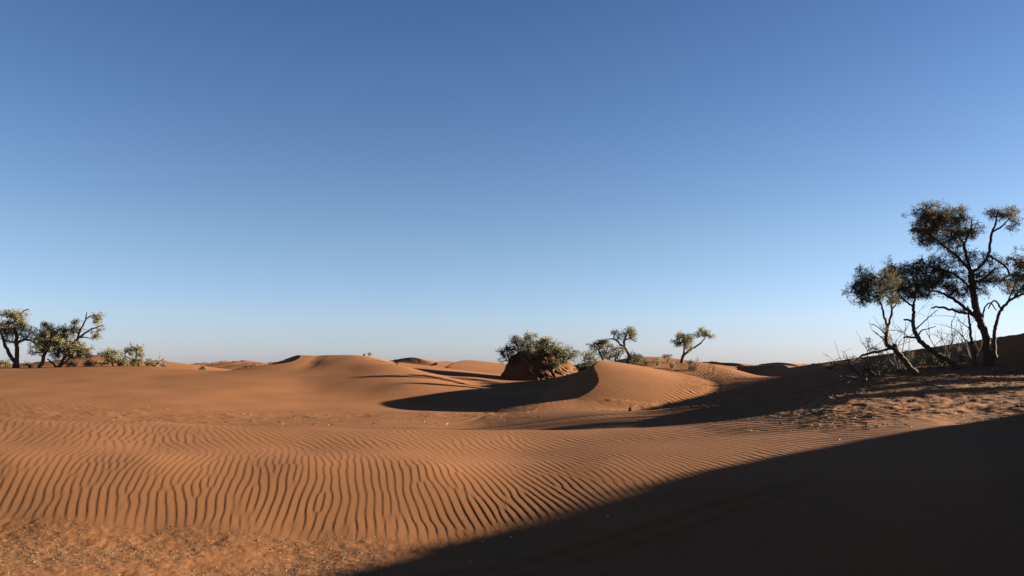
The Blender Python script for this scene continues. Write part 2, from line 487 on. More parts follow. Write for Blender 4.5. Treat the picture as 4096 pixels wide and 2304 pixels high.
# ------------------------------------------------------------------ plants
BARK = mat_simple('bark', (.050, .030, .020), (.085, .055, .036), 14, .95, .6)
DEADWOOD = mat_simple('dead_wood', (.075, .052, .036), (.12, .09, .064), 10, .9, .4)
LEAF = mat_simple('feathery_leaves', (.085, .068, .036), (.14, .112, .060), 1.6, .85, 0, .25)
LEAF_OLIVE = mat_simple('olive_leaves', (.122, .101, .053), (.190, .160, .088), 1.2, .85, 0, .33)
LEAF_GREEN = mat_simple('dark_green_leaves', (.030, .036, .016), (.055, .060, .026), 1.5, .85, 0, .15)

TWIG = mat_simple('dry_twigs', (.050, .036, .026), (.085, .064, .047), 10, .9, .3)

class Tubes:
    def __init__(self): self.v, self.f, self.n = [], [], 0
    def add(self, P, R, sides=6):
        P = np.asarray(P, float); R = np.asarray(R, float)
        T = np.gradient(P, axis=0); T /= np.linalg.norm(T, axis=1)[:, None] + 1e-9
        ref = np.array([0, 1.0, 0]) if abs(T[0][1]) < .8 else np.array([1.0, 0, 0])
        A = np.cross(T, ref); A /= np.linalg.norm(A, axis=1)[:, None] + 1e-9
        B = np.cross(T, A)
        an = np.arange(sides) * 2 * math.pi / sides
        ring = P[:, None] + R[:, None, None] * (np.cos(an)[None, :, None] * A[:, None] + np.sin(an)[None, :, None] * B[:, None])
        m = len(P)
        self.v.append(ring.reshape(-1, 3))
        i = np.arange(m - 1)[:, None] * sides; j = np.arange(sides)[None]; jn = (j + 1) % sides
        self.f.append((np.stack([i + j, i + jn, i + sides + jn, i + sides + j], -1).reshape(-1, 4)) + self.n)
        self.n += m * sides
    def build(self, name, mat, parent, origin):
        if not self.v: return None
        return raw_mesh(name, np.concatenate(self.v) - origin, np.concatenate(self.f), mat, True, parent)

def resample(P, R, n):
    P = np.asarray(P, float); R = np.asarray(R, float)
    if len(P) > 2:
        Q = crm(np.column_stack([P, R]), 5)
    else:
        Q = np.column_stack([P, R])
    d = np.concatenate([[0], np.cumsum(np.linalg.norm(np.diff(Q[:, :3], axis=0), axis=1))])
    t = np.linspace(0, d[-1], n)
    Q = np.stack([np.interp(t, d, Q[:, k]) for k in range(4)], 1)
    return Q[:, :3], np.maximum(Q[:, 3], 1e-4)

def empty(name, loc, label, cat, group=None):
    o = bpy.data.objects.new(name, None); col.objects.link(o)
    o.location = loc; o.empty_display_size = .2
    o['label'] = label; o['category'] = cat
    if group: o['group'] = group
    return o

def tag(o, label, cat, group=None):
    o['label'] = label; o['category'] = cat
    if group: o['group'] = group
    return o

def blades(C, D, nb, ln, wd, r, spread=1.0, droop=.15):
    """feathery sprays: nb thin leaves at each of the points C heading along D"""
    n = len(C)
    c = np.repeat(C, nb, 0); d0 = np.repeat(D, nb, 0)
    d = d0 * .55 + r.normal(0, spread * .75, c.shape)
    d[:, 2] -= droop
    d /= np.linalg.norm(d, axis=1)[:, None] + 1e-9
    L = ln * r.uniform(.45, 1.2, (n * nb, 1))
    base = c + r.normal(0, ln * .28, c.shape)
    tip = base + d * L
    w = np.cross(d, r.normal(0, 1, d.shape)); w /= np.linalg.norm(w, axis=1)[:, None] + 1e-9
    w *= wd * r.uniform(.6, 1.3, (n * nb, 1))
    mid = base + d * L * .5
    V = np.stack([base, mid - w, tip, mid + w], 1).reshape(-1, 3)
    Fq = np.arange(len(V)).reshape(-1, 4)
    return V, Fq

def plant(name, label, cat, Y, base, limbs, crowns, seed=0, leaf=None, bark=None, ts=4.0, nb=20, dens=.16, group=None, depth=.8,
          sink=.06, ground=True, base_z=None, twig=.22, wind=(0.0, 0.0, 0.15), bw=.23, hug=True, rs=1.0):
    r = np.random.default_rng(seed)
    s = Y / F
    leaf = leaf or LEAF; bark = bark or BARK
    b = at(base[0], base[1], Y)
    gz = base_z if base_z is not None else (ground_z(b[0], b[1]) if ground else b[2])
    dz = (gz - b[2])
    if abs(dz) > .12: print('offset', name, base, round(dz, 2), 'm =', round(dz / s, 1), 'px')
    org = np.array([b[0], b[1], gz])
    o = empty(name, org, label, cat, group)
    trunk = Tubes(); nodes = []; npx = []; own = []; wood = [trunk]
    for li, L in enumerate(limbs):
        L = [tuple(p) for p in L]
        if nodes:
            q = np.array(npx); k = int(np.argmin((q[:, 0] - L[0][0]) ** 2 + (q[:, 1] - L[0][1]) ** 2)); dy = nodes[k][1] - Y
        else:
            dy = 0.0
        sl = r.uniform(-.45, .45) if li else r.uniform(-.12, .12)
        P, R = [], []
        prev = None
        for p in L:
            if prev is not None: dy += sl * math.hypot(p[0] - prev[0], p[1] - prev[1]) * s
            prev = p
            w = at(p[0], p[1], Y + dy); w[2] += dz
            P.append(w); R.append(p[2] * s * rs)
        if li == 0: P[0] = P[0] - np.array([0, 0, sink]); R[0] *= 1.25
        n = max(5, int(sum(math.hypot(a[0] - c[0], a[1] - c[1]) for a, c in zip(L, L[1:])) / 2.2))
        P2, R2 = resample(P, R, n)
        jit = r.normal(0, .35 * s, P2.shape); jit[0] = 0
        P2 = P2 + jit * np.minimum(1, R2 / s * .6 + .25)[:, None]
        if li: wood.append(Tubes())
        wood[-1].add(P2, R2 * (1 + r.normal(0, .06, len(R2))), 7)
        for w in P2[1:]:
            nodes.append(w); own.append(li); npx.append(((w[0] / w[1]) * F + 512, HROW - (w[2] - dz - EYE) / w[1] * F))
    nodes = list(nodes)
    C = []
    for cr in crowns:
        cx, cy, rx, ry = cr[:4]
        mul = cr[4] if len(cr) > 4 else 1.0
        q = np.array(npx); k = int(np.argmin((q[:, 0] - cx) ** 2 + (q[:, 1] - cy) ** 2))
        dy = (nodes[k][1] - Y) if hug else 0
        n = max(3, int(math.pi * rx * ry * dens * mul))
        ncl = max(3, int(n / 3.6))
        u = r.normal(0, 1, (ncl, 3)); u /= np.linalg.norm(u, axis=1)[:, None]
        u *= r.uniform(.05, 1, (ncl, 1)) ** .42
        pick = r.integers(0, ncl, n)
        q = u[pick] + r.normal(0, .27, (n, 3)) * np.array([1, 1, .8])
        ce = at(cx, cy, Y + dy); ce[2] += dz
        C.append(ce + q * np.array([rx * s, (rx + ry) / 2 * s * depth, ry * s]))
    if C:
        C = np.concatenate(C)
        # join every spray to the nearest wood, nearest first
        N = np.array(nodes); par = {}
        dist = np.full(len(C), 1e9); near = np.zeros(len(C), int)
        for i0 in range(0, len(N)):
            d = np.linalg.norm(C - N[i0], axis=1); m = d < dist; dist[m] = d[m]; near[m] = i0
        pts = list(N); done = np.zeros(len(C), bool); order = []; ids = np.zeros(len(C), int)
        for _ in range(len(C)):
            dd = np.where(done, 1e9, dist); k = int(np.argmin(dd)); done[k] = True
            ids[k] = len(pts); par[ids[k]] = int(near[k]); pts.append(C[k]); order.append(k)
            d = np.linalg.norm(C - C[k], axis=1) * 1.15; m = (d < dist) & ~done; dist[m] = d[m]; near[m] = ids[k]
        cnt = np.ones(len(pts))
        for k in reversed(order):
            p = par[ids[k]]
            if p >= len(N): cnt[p] += cnt[ids[k]]
        D = np.zeros_like(C); own = list(own) + [0] * len(C)
        for k in order:
            a = pts[par[ids[k]]]; c = C[k]; own[ids[k]] = own[par[ids[k]]]
            v = c - a; ln = np.linalg.norm(v) + 1e-9
            D[k] = v / ln
            mid = (a + c) / 2 + r.normal(0, .13 * ln, 3) + np.array([0, 0, -.05 * ln])
            rr = twig * s * cnt[ids[k]] ** .42
            t = np.linspace(0, 1, 4)[:, None]
            P = a * (1 - t) ** 2 + 2 * mid * t * (1 - t) + c * t * t
            wood[own[ids[k]]].add(P, rr * np.array([1.1, 1, .85, .6]), 4)
        V, Fq = blades(C, D + np.array(wind), nb, ts * 1.05 * s, bw * s, r)
        raw_mesh('foliage', V - org, Fq, leaf, False, o)
    trunk.build('trunk' if cat == 'tree' else 'stem', bark, o, org)
    for t in wood[1:]: t.build('branch' if cat == 'tree' else 'stem', bark, o, org)
    return o

def twiggy(name, label, cat, Y, base, tips, seed, rad=.7, group=None, bark=None, kids=3, base_z=None, stems=None):
    """bare dead shrub: one stem per tip, each forking into finer twigs"""
    r = np.random.default_rng(seed); s = Y / F
    b = at(base[0], base[1], Y); gz = base_z if base_z is not None else ground_z(b[0], b[1]); dz = gz - b[2]
    if abs(dz) > .15: print('offset', name, base, round(dz / s, 1), 'px')
    org = np.array([b[0], b[1], gz])
    o = empty(name, org, label, cat, group)
    def grow(T, a, d, L, rr, lev):
        n = 5; P = [a]; dd = d.copy()
        for i in range(n):
            dd = dd + r.normal(0, .16, 3); dd /= np.linalg.norm(dd)
            P.append(P[-1] + dd * L / n)
        P = np.array(P)
        T.add(P, np.linspace(rr, rr * .45, n + 1), 5)
        if lev:
            for _ in range(kids + (lev > 1)):
                i = r.integers(1, n + 1)
                nd = dd + r.normal(0, .65, 3) + np.array([0, 0, .15]); nd /= np.linalg.norm(nd)
                grow(T, P[i], nd, L * r.uniform(.35, .6), rr * .55, lev - 1)
    for tx, ty in tips:
        T = Tubes()
        e = at(tx, ty, Y); e[2] += dz; e[1] += r.normal(0, .25) * np.linalg.norm(e - b)
        v = e - org; L = np.linalg.norm(v)
        grow(T, org - np.array([0, 0, .04]) + r.normal(0, .25 * s, 3) * np.array([1, 1, 0]), v / L, L, rad * s, 2)
        T.build('stem', bark or DEADWOOD, o, org)
    return o

# ---- the grove on the slope at the right
plant('tamarisk_tree', 'tallest dark tamarisk at the right edge, with a flat brown top', 'tree', 26.5, (989, 368.5),
      [[(989, 368, 5.0), (987, 352, 4.4), (985.5, 336, 4.2), (979, 321, 4.0), (974, 299, 3.8), (971.5, 280, 3.5), (971, 272, 3.0)],
       [(976, 319, 2.4), (965, 309, 2.0), (951, 299, 1.7), (938, 293, 1.2), (926, 292, .7)],
       [(967, 315, 1.5), (950, 311, 1.4), (938, 308.5, 1.2), (931, 309.5, .9)],
       [(971, 272, 2.0), (957, 258, 1.7), (946, 249, 1.4), (936, 241, 1.1), (926, 233, .7)],
       [(971, 273, 2.0), (966, 256, 1.7), (963.7, 245.5, 1.5), (957, 236, 1.0), (945, 231, .8), (930, 231, .5)],
       [(964, 246, 1.2), (969, 233, 1.1), (971.5, 226, .9), (971, 221, .6)],
       [(970, 230, .8), (980, 229, .5)],
       [(971.5, 274, 2.0), (981, 267, 1.8), (988, 256, 1.6), (991.6, 237, 1.4), (995, 225, 1.1), (998, 214, .7)],
       [(993, 233, 1.1), (1004, 226, .9), (1012, 217, .6)],
       [(989, 257, 1.3), (1002, 265, 1.2), (1005, 268, 1.2), (1010, 276, 1.0)],
       [(982.5, 320, 1.0), (984, 310, .9), (990, 304, .8), (996, 312, .5)],
       [(972, 290, 1.4), (955, 276, 1.2), (938, 270, .9), (920, 268, .6)]],
      [(936, 216, 19, 10, 1.5), (924, 232, 11, 14, 1.2), (930, 226, 14, 14, .9), (946, 226, 18, 16, 1.0), (958, 238, 11, 12, 1.0), (975, 236, 9, 9, 1.0), (938, 244, 18, 7, .7), (955, 216, 10, 8, .7), (1004, 212, 15, 8, .8), (1012, 222, 9, 8, .6), (992, 214, 6, 6, .4),
       (930, 270, 22, 9, 1.2), (950, 280, 22, 10, 1.2), (928, 288, 16, 10, 1.0), (958, 294, 15, 8, .8), (986, 277, 14, 8, 1.1), (962, 250, 15, 8, .5), (985, 263, 14, 9, .7), (974, 288, 13, 9, .6), (945, 260, 16, 7, .6), (1000, 284, 12, 7, .9), (968, 262, 10, 8, .5)], rs=.84, seed=11, nb=24)
plant('tamarisk_tree', 'thin tamarisk whose dark crown leaves the photo at the right edge', 'tree', 29, (996, 362),
      [[(994, 358, 2.8), (994, 340, 2.2), (996, 325, 2.0), (1001, 311, 1.8), (1011, 301, 1.5), (1024, 295, 1.2), (1040, 290, .8)],
       [(1001, 311, 1.1), (996, 302, 1.0), (992, 303, .9), (988, 310, .7)],
       [(1008, 303, 1.0), (1014, 288, .9), (1020, 270, .7), (1022, 258, .5)],
       [(1012, 301, 1.0), (1030, 280, .8), (1046, 265, .6)]],
      [(1020, 262, 14, 11), (1034, 268, 18, 16), (1018, 280, 14, 8, .8), (1030, 288, 20, 8), (1012, 290, 9, 6, .5), (1050, 280, 18, 14)], rs=.84, seed=12, nb=22)
plant('tamarisk_tree', 'dark leaning tamarisk with broken side stubs, second tree from left in the right grove', 'tree', 26, (957.5, 368),
      [[(960, 371, 3.6), (950, 361, 3.3), (932.6, 351, 3.0), (924, 344, 2.8), (918.7, 338, 2.6), (914, 328, 2.2), (913, 318, 2.0), (913.5, 307, 1.8)],
       [(913.5, 307, 1.4), (907, 301, 1.2), (901, 296, 1.0), (894, 287, .7)],
       [(913.5, 307, 1.4), (915, 297, 1.2), (916, 286, .9), (912, 275, .6)],
       [(917, 337, 1.4), (910, 336, 1.2), (903.5, 337, 1.1)],
       [(913.5, 322, 1.3), (909, 319.5, 1.2), (904, 318.5, 1.1)],
       [(919, 334, .9), (921, 330, .8), (928, 328, .6), (936, 325, .4)],
       [(916, 328, .8), (924, 321, .7), (930, 315, .5), (938, 309, .4)]],
      [(893, 276, 13, 14, 1.1), (902, 268, 11, 8, .9), (912, 282, 15, 12, 1.2), (890, 292, 14, 8, .9), (908, 297, 13, 6, .7), (900, 286, 18, 12, .5), (918, 270, 12, 9, .6), (924, 292, 12, 7, .7)], rs=.84, seed=13, nb=22)
plant('tamarisk_tree', 'leftmost tree of the right grove, dark round crown on a forked crooked stem', 'tree', 24.5, (915.6, 377),
      [[(918, 379, 3.6), (908, 367, 3.3), (901, 359, 3.2), (895, 352, 2.8), (888, 347.5, 2.4), (886, 340, 2.2), (887.6, 329, 2.0)],
       [(887.6, 329, 1.6), (884, 319, 1.4), (882, 309, 1.2), (878, 299, 1.0), (870, 290, .7)],
       [(888, 328, 1.5), (891.3, 318, 1.3), (891, 307, 1.1), (888, 298, .8), (880, 288, .5)],
       [(891.5, 312, 1.0), (897, 306, .8), (900, 298, .6)],
       [(897, 354, 2.2), (895, 348, 2.2), (893.5, 346.5, 1.8)],
       [(890, 351, 1.7), (880, 354, 1.6), (868, 356, 1.4), (858, 361, 1.1), (852, 367, .8)],
       [(886, 339, .7), (880, 331, .6), (873, 327, .4), (869, 326, .3)],
       [(885, 343, .7), (877, 336, .5), (872, 333, .3)]],
      [(866, 281, 15, 11, 1.1), (858, 292, 11, 11, 1.1), (875, 292, 16, 12, 1.1), (888, 285, 10, 12), (864, 303, 12, 6, .6), (886, 301, 10, 6, .6), (874, 346, 9, 9, .25), (890, 338, 10, 9, .25)], rs=.84, seed=14, nb=24)
plant('young_tree', 'thin bare upright stem just left of the tallest tree', 'tree', 26.5, (975, 366),
      [[(975.5, 367, 1.8), (974, 352, 1.5), (971, 335, 1.3), (969, 318, 1.0), (968, 304, .6)],
       [(972, 343, .6), (965, 338, .5), (958, 330, .35)], [(970, 328, .5), (963, 322, .4), (957, 318, .3)]],
      [(966, 306, 7, 6, .4)], seed=15)
# trees of the same grove beyond the frame; they shade the slope
for i, (x, y, hh) in enumerate(((18.5, 24.0, 4.2), (20.5, 20.5, 3.4), (22, 27.5, 4.6), (24, 23.5, 4.0))):
    pxx = 512 + x / y * F; s_ = y / F
    g0 = ground_z(x, y); row0 = HROW - (g0 - EYE) / s_
    h_ = hh / s_
    plant('tamarisk_tree', ['tamarisk', 'low tamarisk', 'wide tamarisk', 'tall tamarisk'][i] + ' beyond the right edge whose shadow dapples the slope', 'tree', y, (pxx, row0),
          [[(pxx, row0, 4), (pxx - 4, row0 - h_ * .3, 3.2), (pxx + 3, row0 - h_ * .55, 2.4), (pxx, row0 - h_ * .85, 1.0)],
           [(pxx - 3, row0 - h_ * .3, 2.0), (pxx - h_ * .25, row0 - h_ * .6, 1.0)], [(pxx, row0 - h_ * .4, 2.0), (pxx + h_ * .28, row0 - h_ * .65, 1.0)]],
          [(pxx, row0 - h_ * .8, h_ * .3, h_ * .2), (pxx - h_ * .25, row0 - h_ * .6, h_ * .24, h_ * .18), (pxx + h_ * .26, row0 - h_ * .62, h_ * .24, h_ * .2), (pxx, row0 - h_ * .35, h_ * .3, h_ * .12, .6)],
          seed=30 + i, ts=8, nb=18, dens=.03, bw=.6)

for i, (x, y, rad_, hh) in enumerate(((16.2, 19.6, .9, 1.2), (17.3, 22, 1.0, 1.4), (18.6, 24.6, 1.0, 1.6), (19.9, 26.8, 1.1, 1.7), (20.5, 22.5, 1.2, 2.0), (18.8, 19.8, 1.0, 1.6))):  # unseen low bushes, added only for the shade they throw on the slope
    pxx = 512 + x / y * F; s_ = y / F
    row0 = HROW - (ground_z(x, y) - EYE) / s_; h_ = hh / s_; w_ = rad_ / s_
    plant('shrub', ['first', 'mid sized', 'round', 'tall', 'far set', 'wide'][i] + ' unseen bush added beyond the right edge to shade the littered slope', 'shrub', y, (pxx, row0),
          [[(pxx, row0, 1.2), (pxx + 1, row0 - h_ * .6, .6)], [(pxx, row0, .9), (pxx - w_ * .5, row0 - h_ * .5, .4)], [(pxx, row0, .9), (pxx + w_ * .5, row0 - h_ * .5, .4)]],
          [(pxx, row0 - h_ * .55, w_, h_ * .5)], seed=170 + i, ts=7, nb=18, dens=.03, bw=.6, group='unseen bushes added beyond the right edge')

# ---- the trees on the left skyline
plant('tamarisk_tree', 'tamarisk with stacked crown tufts and a forked trunk at the left edge', 'tree', 60, (16, 367.6),
      [[(16, 368, 2.7), (16.5, 361, 2.4), (17, 352, 2.1), (16, 343, 1.9), (16.5, 335, 1.6), (15, 325, 1.2), (16, 314, .7)],
       [(14.5, 361, 2.0), (10, 355, 1.8), (6, 347, 1.6), (3, 338, 1.4), (0, 331, 1.2), (-6, 322, .8)],
       [(17.5, 342, 1.5), (24, 339, 1.3), (30, 339.5, 1.1), (36, 343.5, .8)],
       [(16, 342, 1.1), (9, 341, .9), (3, 339, .6)],
       [(16, 320, .8), (23, 311, .6), (29, 309, .4)]],
      [(17, 313, 13, 4.5, 1.0), (6, 312, 6, 3, .5), (15, 326, 12, 7, 1.2), (20, 323, 7, 5, 1.0), (7, 331, 8, 5), (27, 333, 10, 5, .8), (10, 339, 9, 4, .7), (-6, 326, 10, 8)], seed=41, leaf=LEAF_OLIVE, ts=3.1, nb=20, dens=.30)
plant('tamarisk_tree', 'tamarisk with a thick trunk leaning right, second from the left edge', 'tree', 60, (40.5, 367.6),
      [[(40, 368, 1.9), (43, 358, 1.8), (46, 349, 1.7), (49, 341, 1.4), (50, 333, .9)],
       [(47, 347, .8), (42, 341, .6), (37, 338, .4)], [(48, 343, .8), (54, 337, .6), (58, 332, .4)]],
      [(47, 333, 9, 8, 1.2), (40, 341, 8, 8, 1.1), (54, 337, 9, 9, 1.1), (48, 346, 12, 6), (38, 351, 6, 4, .7), (47, 324, 5, 4, .8)], seed=42, leaf=LEAF_OLIVE, ts=3.1, nb=20, dens=.30)
plant('tamarisk_tree', 'broad many stemmed tamarisk with long bare limbs reaching up right', 'tree', 60.5, (59, 366.8),
      [[(59, 367.5, 1.7), (63, 359, 1.6), (69, 351, 1.5), (74, 343, 1.3), (78, 338, 1.2), (86, 332, .9), (94, 327.5, .8), (103, 324.5, .4)],
       [(57.5, 367, 1.0), (52, 362, .9), (47, 358, .6)], [(60.5, 366, .9), (66, 361, .8), (71, 356, .5)],
       [(77.5, 339, 1.0), (79.5, 331, .9), (84, 322.5, .8), (86, 318, .6), (86.6, 311.5, .5)], [(85.5, 319, .6), (90, 316, .5), (94, 314, .3)],
       [(78.5, 333, .7), (74.5, 328, .6), (74, 320, .4)], [(80, 337, .8), (88, 337, .6), (94, 340, .4)]],
      [(60, 335, 9, 8, 1.2), (68, 332, 8, 6), (66, 343, 13, 9, 1.3), (77, 349, 10, 8, 1.2), (62, 352, 12, 6, 1.0), (84, 353, 8, 6, 1.1), (74, 324, 4, 6, .9), (76, 331, 5, 4, .8),
       (96, 317, 7, 5, .9), (97, 332, 6, 5, .8), (99, 324, 5, 3, .5)], seed=43, leaf=LEAF_OLIVE, ts=3.1, nb=20, dens=.30)
plant('tamarisk_tree', 'small round topped tamarisk rising from the hedge on the left skyline', 'tree', 62, (135, 362),
      [[(135, 365, 1.1), (134.5, 360, 1.0), (136.5, 356, .9), (136, 350, .7), (137, 345, .4)], [(134, 360, .7), (130, 355, .6), (126, 352.5, .4), (124.5, 350, .3)], [(136, 354, .5), (139, 350, .4)]],
      [(136, 345, 7, 4.5, 1.2), (130, 349, 4, 4), (140, 349, 4, 4)], seed=44, leaf=LEAF, ts=3.2, nb=18, dens=.26)
twiggy('dead_tree', 'bare dead sapling leaning right on the left skyline', 'tree', 61, (155, 364.5), [(166, 354.5), (158, 356), (150, 357.5)], 45, rad=.75)
HEDGE = [((111, 357, 10, 7), (113, 366), 'tall grey green bush on the left skyline between grove and hedge', 1),
         ((118, 361, 7, 4.5), (119, 366), 'olive bush just right of the tall grey green bush', 1),
         ((127, 362, 7, 3.6), (128, 366), 'olive bush below the small round topped tamarisk', 1),
         ((138, 361.5, 7, 4), (139, 366), 'brownish bush at the foot of the round topped tamarisk', 0),
         ((147, 363, 6, 2.6), (147, 366), 'low bush beside the bare dead sapling', 0),
         ((162.5, 364, 5, 1.6), (163, 366), 'rightmost low dark bush of the left skyline, right of the dead sapling', 0),
         ((74, 364.5, 7, 2.2), (74, 367), 'low olive bush right of the many stemmed tamarisk', 1),
         ((90, 363.5, 9, 2.6), (90, 367), 'low spreading bush in front of the sunlit hump', 1),
         ((102, 364, 5, 2.2), (102, 367), 'small dark bush at the right foot of the sunlit hump', 0),
         ((29.5, 364.5, 4, 2), (29.5, 367.5), 'small round bush between the two leftmost trunks', 0),
         ((6, 364, 8, 3.2), (6, 367.5), 'low bush at the foot of the leftmost trunk', 0)]
for i, ((cx, cy, rx, ry), (bx, by), lab, ol) in enumerate(HEDGE):
    plant('shrub', lab, 'shrub', 61 + (i % 3) * .6, (bx, by), [[(bx, by, .6), (bx - .5, (by + cy) / 2, .5), (cx, cy, .35)], [(bx, by - .4, .4), (cx - rx * .5, cy, .3)], [(bx, by - .4, .4), (cx + rx * .5, cy, .3)]],
          [(cx, cy, rx, ry, 1.2)], seed=60 + i, leaf=LEAF_OLIVE if ol else LEAF, ts=3.0, nb=18, dens=.28, group='shrubs along the left skyline')

# ---- the shrub-covered mound behind the crescent dune
MUD = mat_sand('mound_earth', (.070, .033, .016), (.128, .054, .024), 1.0)
MY = 61.0
def build_mound():
    s = MY / F
    c = at(537, 379, MY)
    g = ground_z(c[0], c[1])
    rows = [384, 378, 373, 367, 361, 356, 352, 349.3, 348.2]
    left = [41, 38, 35, 31.5, 28, 25, 18, 10, 0.01]
    right = [41, 40, 39.5, 37.5, 31, 24, 16, 9, 0.01]
    nR, nT = 110, 280
    t = np.linspace(0, 1, nR); th = np.linspace(0, 2 * math.pi, nT, endpoint=False)
    kk = np.linspace(0, 1, len(rows))
    zr = np.interp(t, kk, rows); l = np.interp(t, kk, left); rr = np.interp(t, kk, right)
    T, TH = np.meshgrid(t, th, indexing='ij')
    cosw = np.cos(TH)
    w = .5 + .5 * cosw
    rad = (l[:, None] * (1 - w) + rr[:, None] * w) * s
    Z = (HROW - zr[:, None]) * s + EYE + 0 * TH
    x0 = np.cos(TH) * 3.0; y0 = np.sin(TH) * 3.0
    big = fbm(x0 * .8 + 9, y0 * .8 + Z * .7, 201, 3)
    strat = fbm(TH * 0 + Z * 5.5, x0 * .35 + y0 * .35, 202, 3)
    rid = 1 - 2 * np.abs(fbm(x0 * 2.2 + Z * .8, y0 * 2.2 + Z * 3.0, 203, 4))
    low = sstep(.75, .25, T)
    disp = .24 * big + .10 * strat + (.35 + low) * .15 * rid * sstep(-.9, .3, cosw) + .09 * fbm(x0 * 4 + Z * 2, y0 * 4 + Z * 5, 204, 3)
    rad = np.maximum(rad + disp * (1 - T) ** .5, .002)
    X = c[0] + rad * np.cos(TH); Yy = c[1] + rad * np.sin(TH) * .85
    Zm = Z + .06 * fbm(X * 2, Yy * 2, 205, 3)
    V = np.stack([X, Yy, Zm], -1).reshape(-1, 3)
    i = np.arange(nR - 1)[:, None] * nT; j = np.arange(nT)[None]; jn = (j + 1) % nT
    Q = np.stack([i + j, i + jn, i + nT + jn, i + nT + j], -1).reshape(-1, 4)
    o = raw_mesh('earth_mound', V, Q, MUD)
    o['kind'] = 'structure'; o['label'] = 'dark eroded earth mound held together by roots, with bushes on top'
build_mound()
MB = [((507.5, 355.5, 7, 8), (510, 364), 59.5, 'dark bush hanging on the shaded left side of the mound', 2),
      ((517, 345, 8, 9), (520, 355), 61.5, 'left bush on the crown of the mound, wispy top', 0),
      ((530, 342, 8.5, 8), (531, 351), 62.0, 'tallest bush on the crown of the mound', 1),
      ((546, 345.5, 11.5, 8.5), (547, 353.5), 59.6, 'wide sunlit bush on the crown, right of the tallest one', 1),
      ((529, 356, 8.5, 6), (529, 362), 58.6, 'bright olive bush low on the front face of the mound', 1),
      ((566, 355.5, 15, 8), (562, 363), 58.9, 'big sunlit olive bush on the right flank of the mound', 1),
      ((557, 364.5, 6, 4), (557, 368), 58.8, 'small bush under the big olive bush of the mound', 1),
      ((532, 369, 5, 5), (533, 373), 58.3, 'straggly grey bush low in the shade of the mound', 0)]
for i, ((cx, cy, rx, ry), (bx, by), yy, lab, kk) in enumerate(MB):
    b = at(bx, by, yy)
    plant('shrub', lab, 'shrub', yy, (bx, by), [[(bx, by, .9), ((bx * 2 + cx) / 3, (by + cy) / 2, .7), (cx, cy, .4)], [(bx, by - .5, .7), (cx - rx * .5, cy + 1, .4)], [(bx, by - .5, .7), (cx + rx * .55, cy, .4)]],
          [(cx, cy, rx, ry, 1.0 if i != 7 else .45)] + ([(539, 346, 8, 5), (524, 349, 7, 5)] if i == 2 else [(541, 351, 8, 4), (555, 350.5, 9, 6)] if i == 3 else []) + [(cx - rx * .3, cy - ry * .5, rx * .5, ry * .5, .8)], seed=80 + i, leaf=(LEAF, LEAF_OLIVE, LEAF_GREEN)[kk], ts=3.3, nb=18, dens=.27, base_z=b[2], group='bushes growing on the mound')

# ---- trees and bushes behind the crescent dune
plant('shrub', 'dark leafy bush half hidden behind the slip face of the crescent dune', 'shrub', 55, (584, 367.5), [[(584, 373, .9), (583, 366, .5)]], [(583, 366, 8, 6, 1.3)], seed=90, leaf=LEAF_GREEN, ts=3.4, dens=.26)
plant('shrub', 'dark bush between the mound and the crescent dune peak', 'shrub', 56, (590, 368), [[(590, 369, .9), (589, 362, .6), (590, 357, .4)]], [(589.5, 358, 8, 6.5, 1.0)], seed=91, leaf=LEAF, ts=3.4, dens=.22)
plant('tamarisk_tree', 'round tamarisk with a leaning left neighbour limb, right behind the dune peak', 'tree', 54, (604, 364),
      [[(604, 366, 1.2), (603, 359, 1.1), (600, 353, .9), (597, 348, .6)], [(602.5, 357, .8), (607, 350, .6), (609, 344, .4)]],
      [(595, 346, 6, 6.5, .9), (603, 347, 8, 7, 1.0), (608, 343, 5, 4.5, .9), (605, 355, 9, 4, .8), (612, 352, 6, 5, .7)], seed=92, leaf=LEAF_OLIVE, ts=3.4, dens=.22)
plant('tamarisk_tree', 'wind bent tamarisk with bare hooked left limb, behind the crescent dune', 'tree', 53, (630, 358),
      [[(630, 361, 1.6), (628, 353, 1.5), (624.5, 346.5, 1.4), (624, 341, 1.2), (626, 336, .9), (627, 332, .5)],
       [(624, 346.5, 1.0), (618, 342, .9), (614, 339, .8), (608.5, 338.7, .4)], [(624, 340, .8), (630, 338.5, .7), (635, 341, .5), (637, 341.5, .3)], [(624, 348.5, .8), (617, 348, .7), (613, 350, .5)]],
      [(627, 332, 8, 5, 1.1), (618, 334.5, 6, 4.5, .9), (634, 336.5, 5, 4, .9), (617, 345, 6, 4, .5)], seed=93, leaf=LEAF_OLIVE, ts=3.3, dens=.24)
plant('shrub', 'olive bush at the foot of the wind bent tamarisk', 'shrub', 49.3, (632, 364), [[(632, 365, .8), (631, 358, .5)]], [(631, 358, 10, 5, 1.2), (637, 360, 6, 4)], seed=94, leaf=LEAF_OLIVE, ts=3.3, dens=.26)
plant('shrub', 'dark low bush left of the wind bent tamarisk trunk', 'shrub', 53, (616, 363), [[(616, 364, .7), (615, 358, .5)]], [(615.5, 358, 8, 4.5, 1.0)], seed=95, leaf=LEAF, ts=3.3, dens=.24)
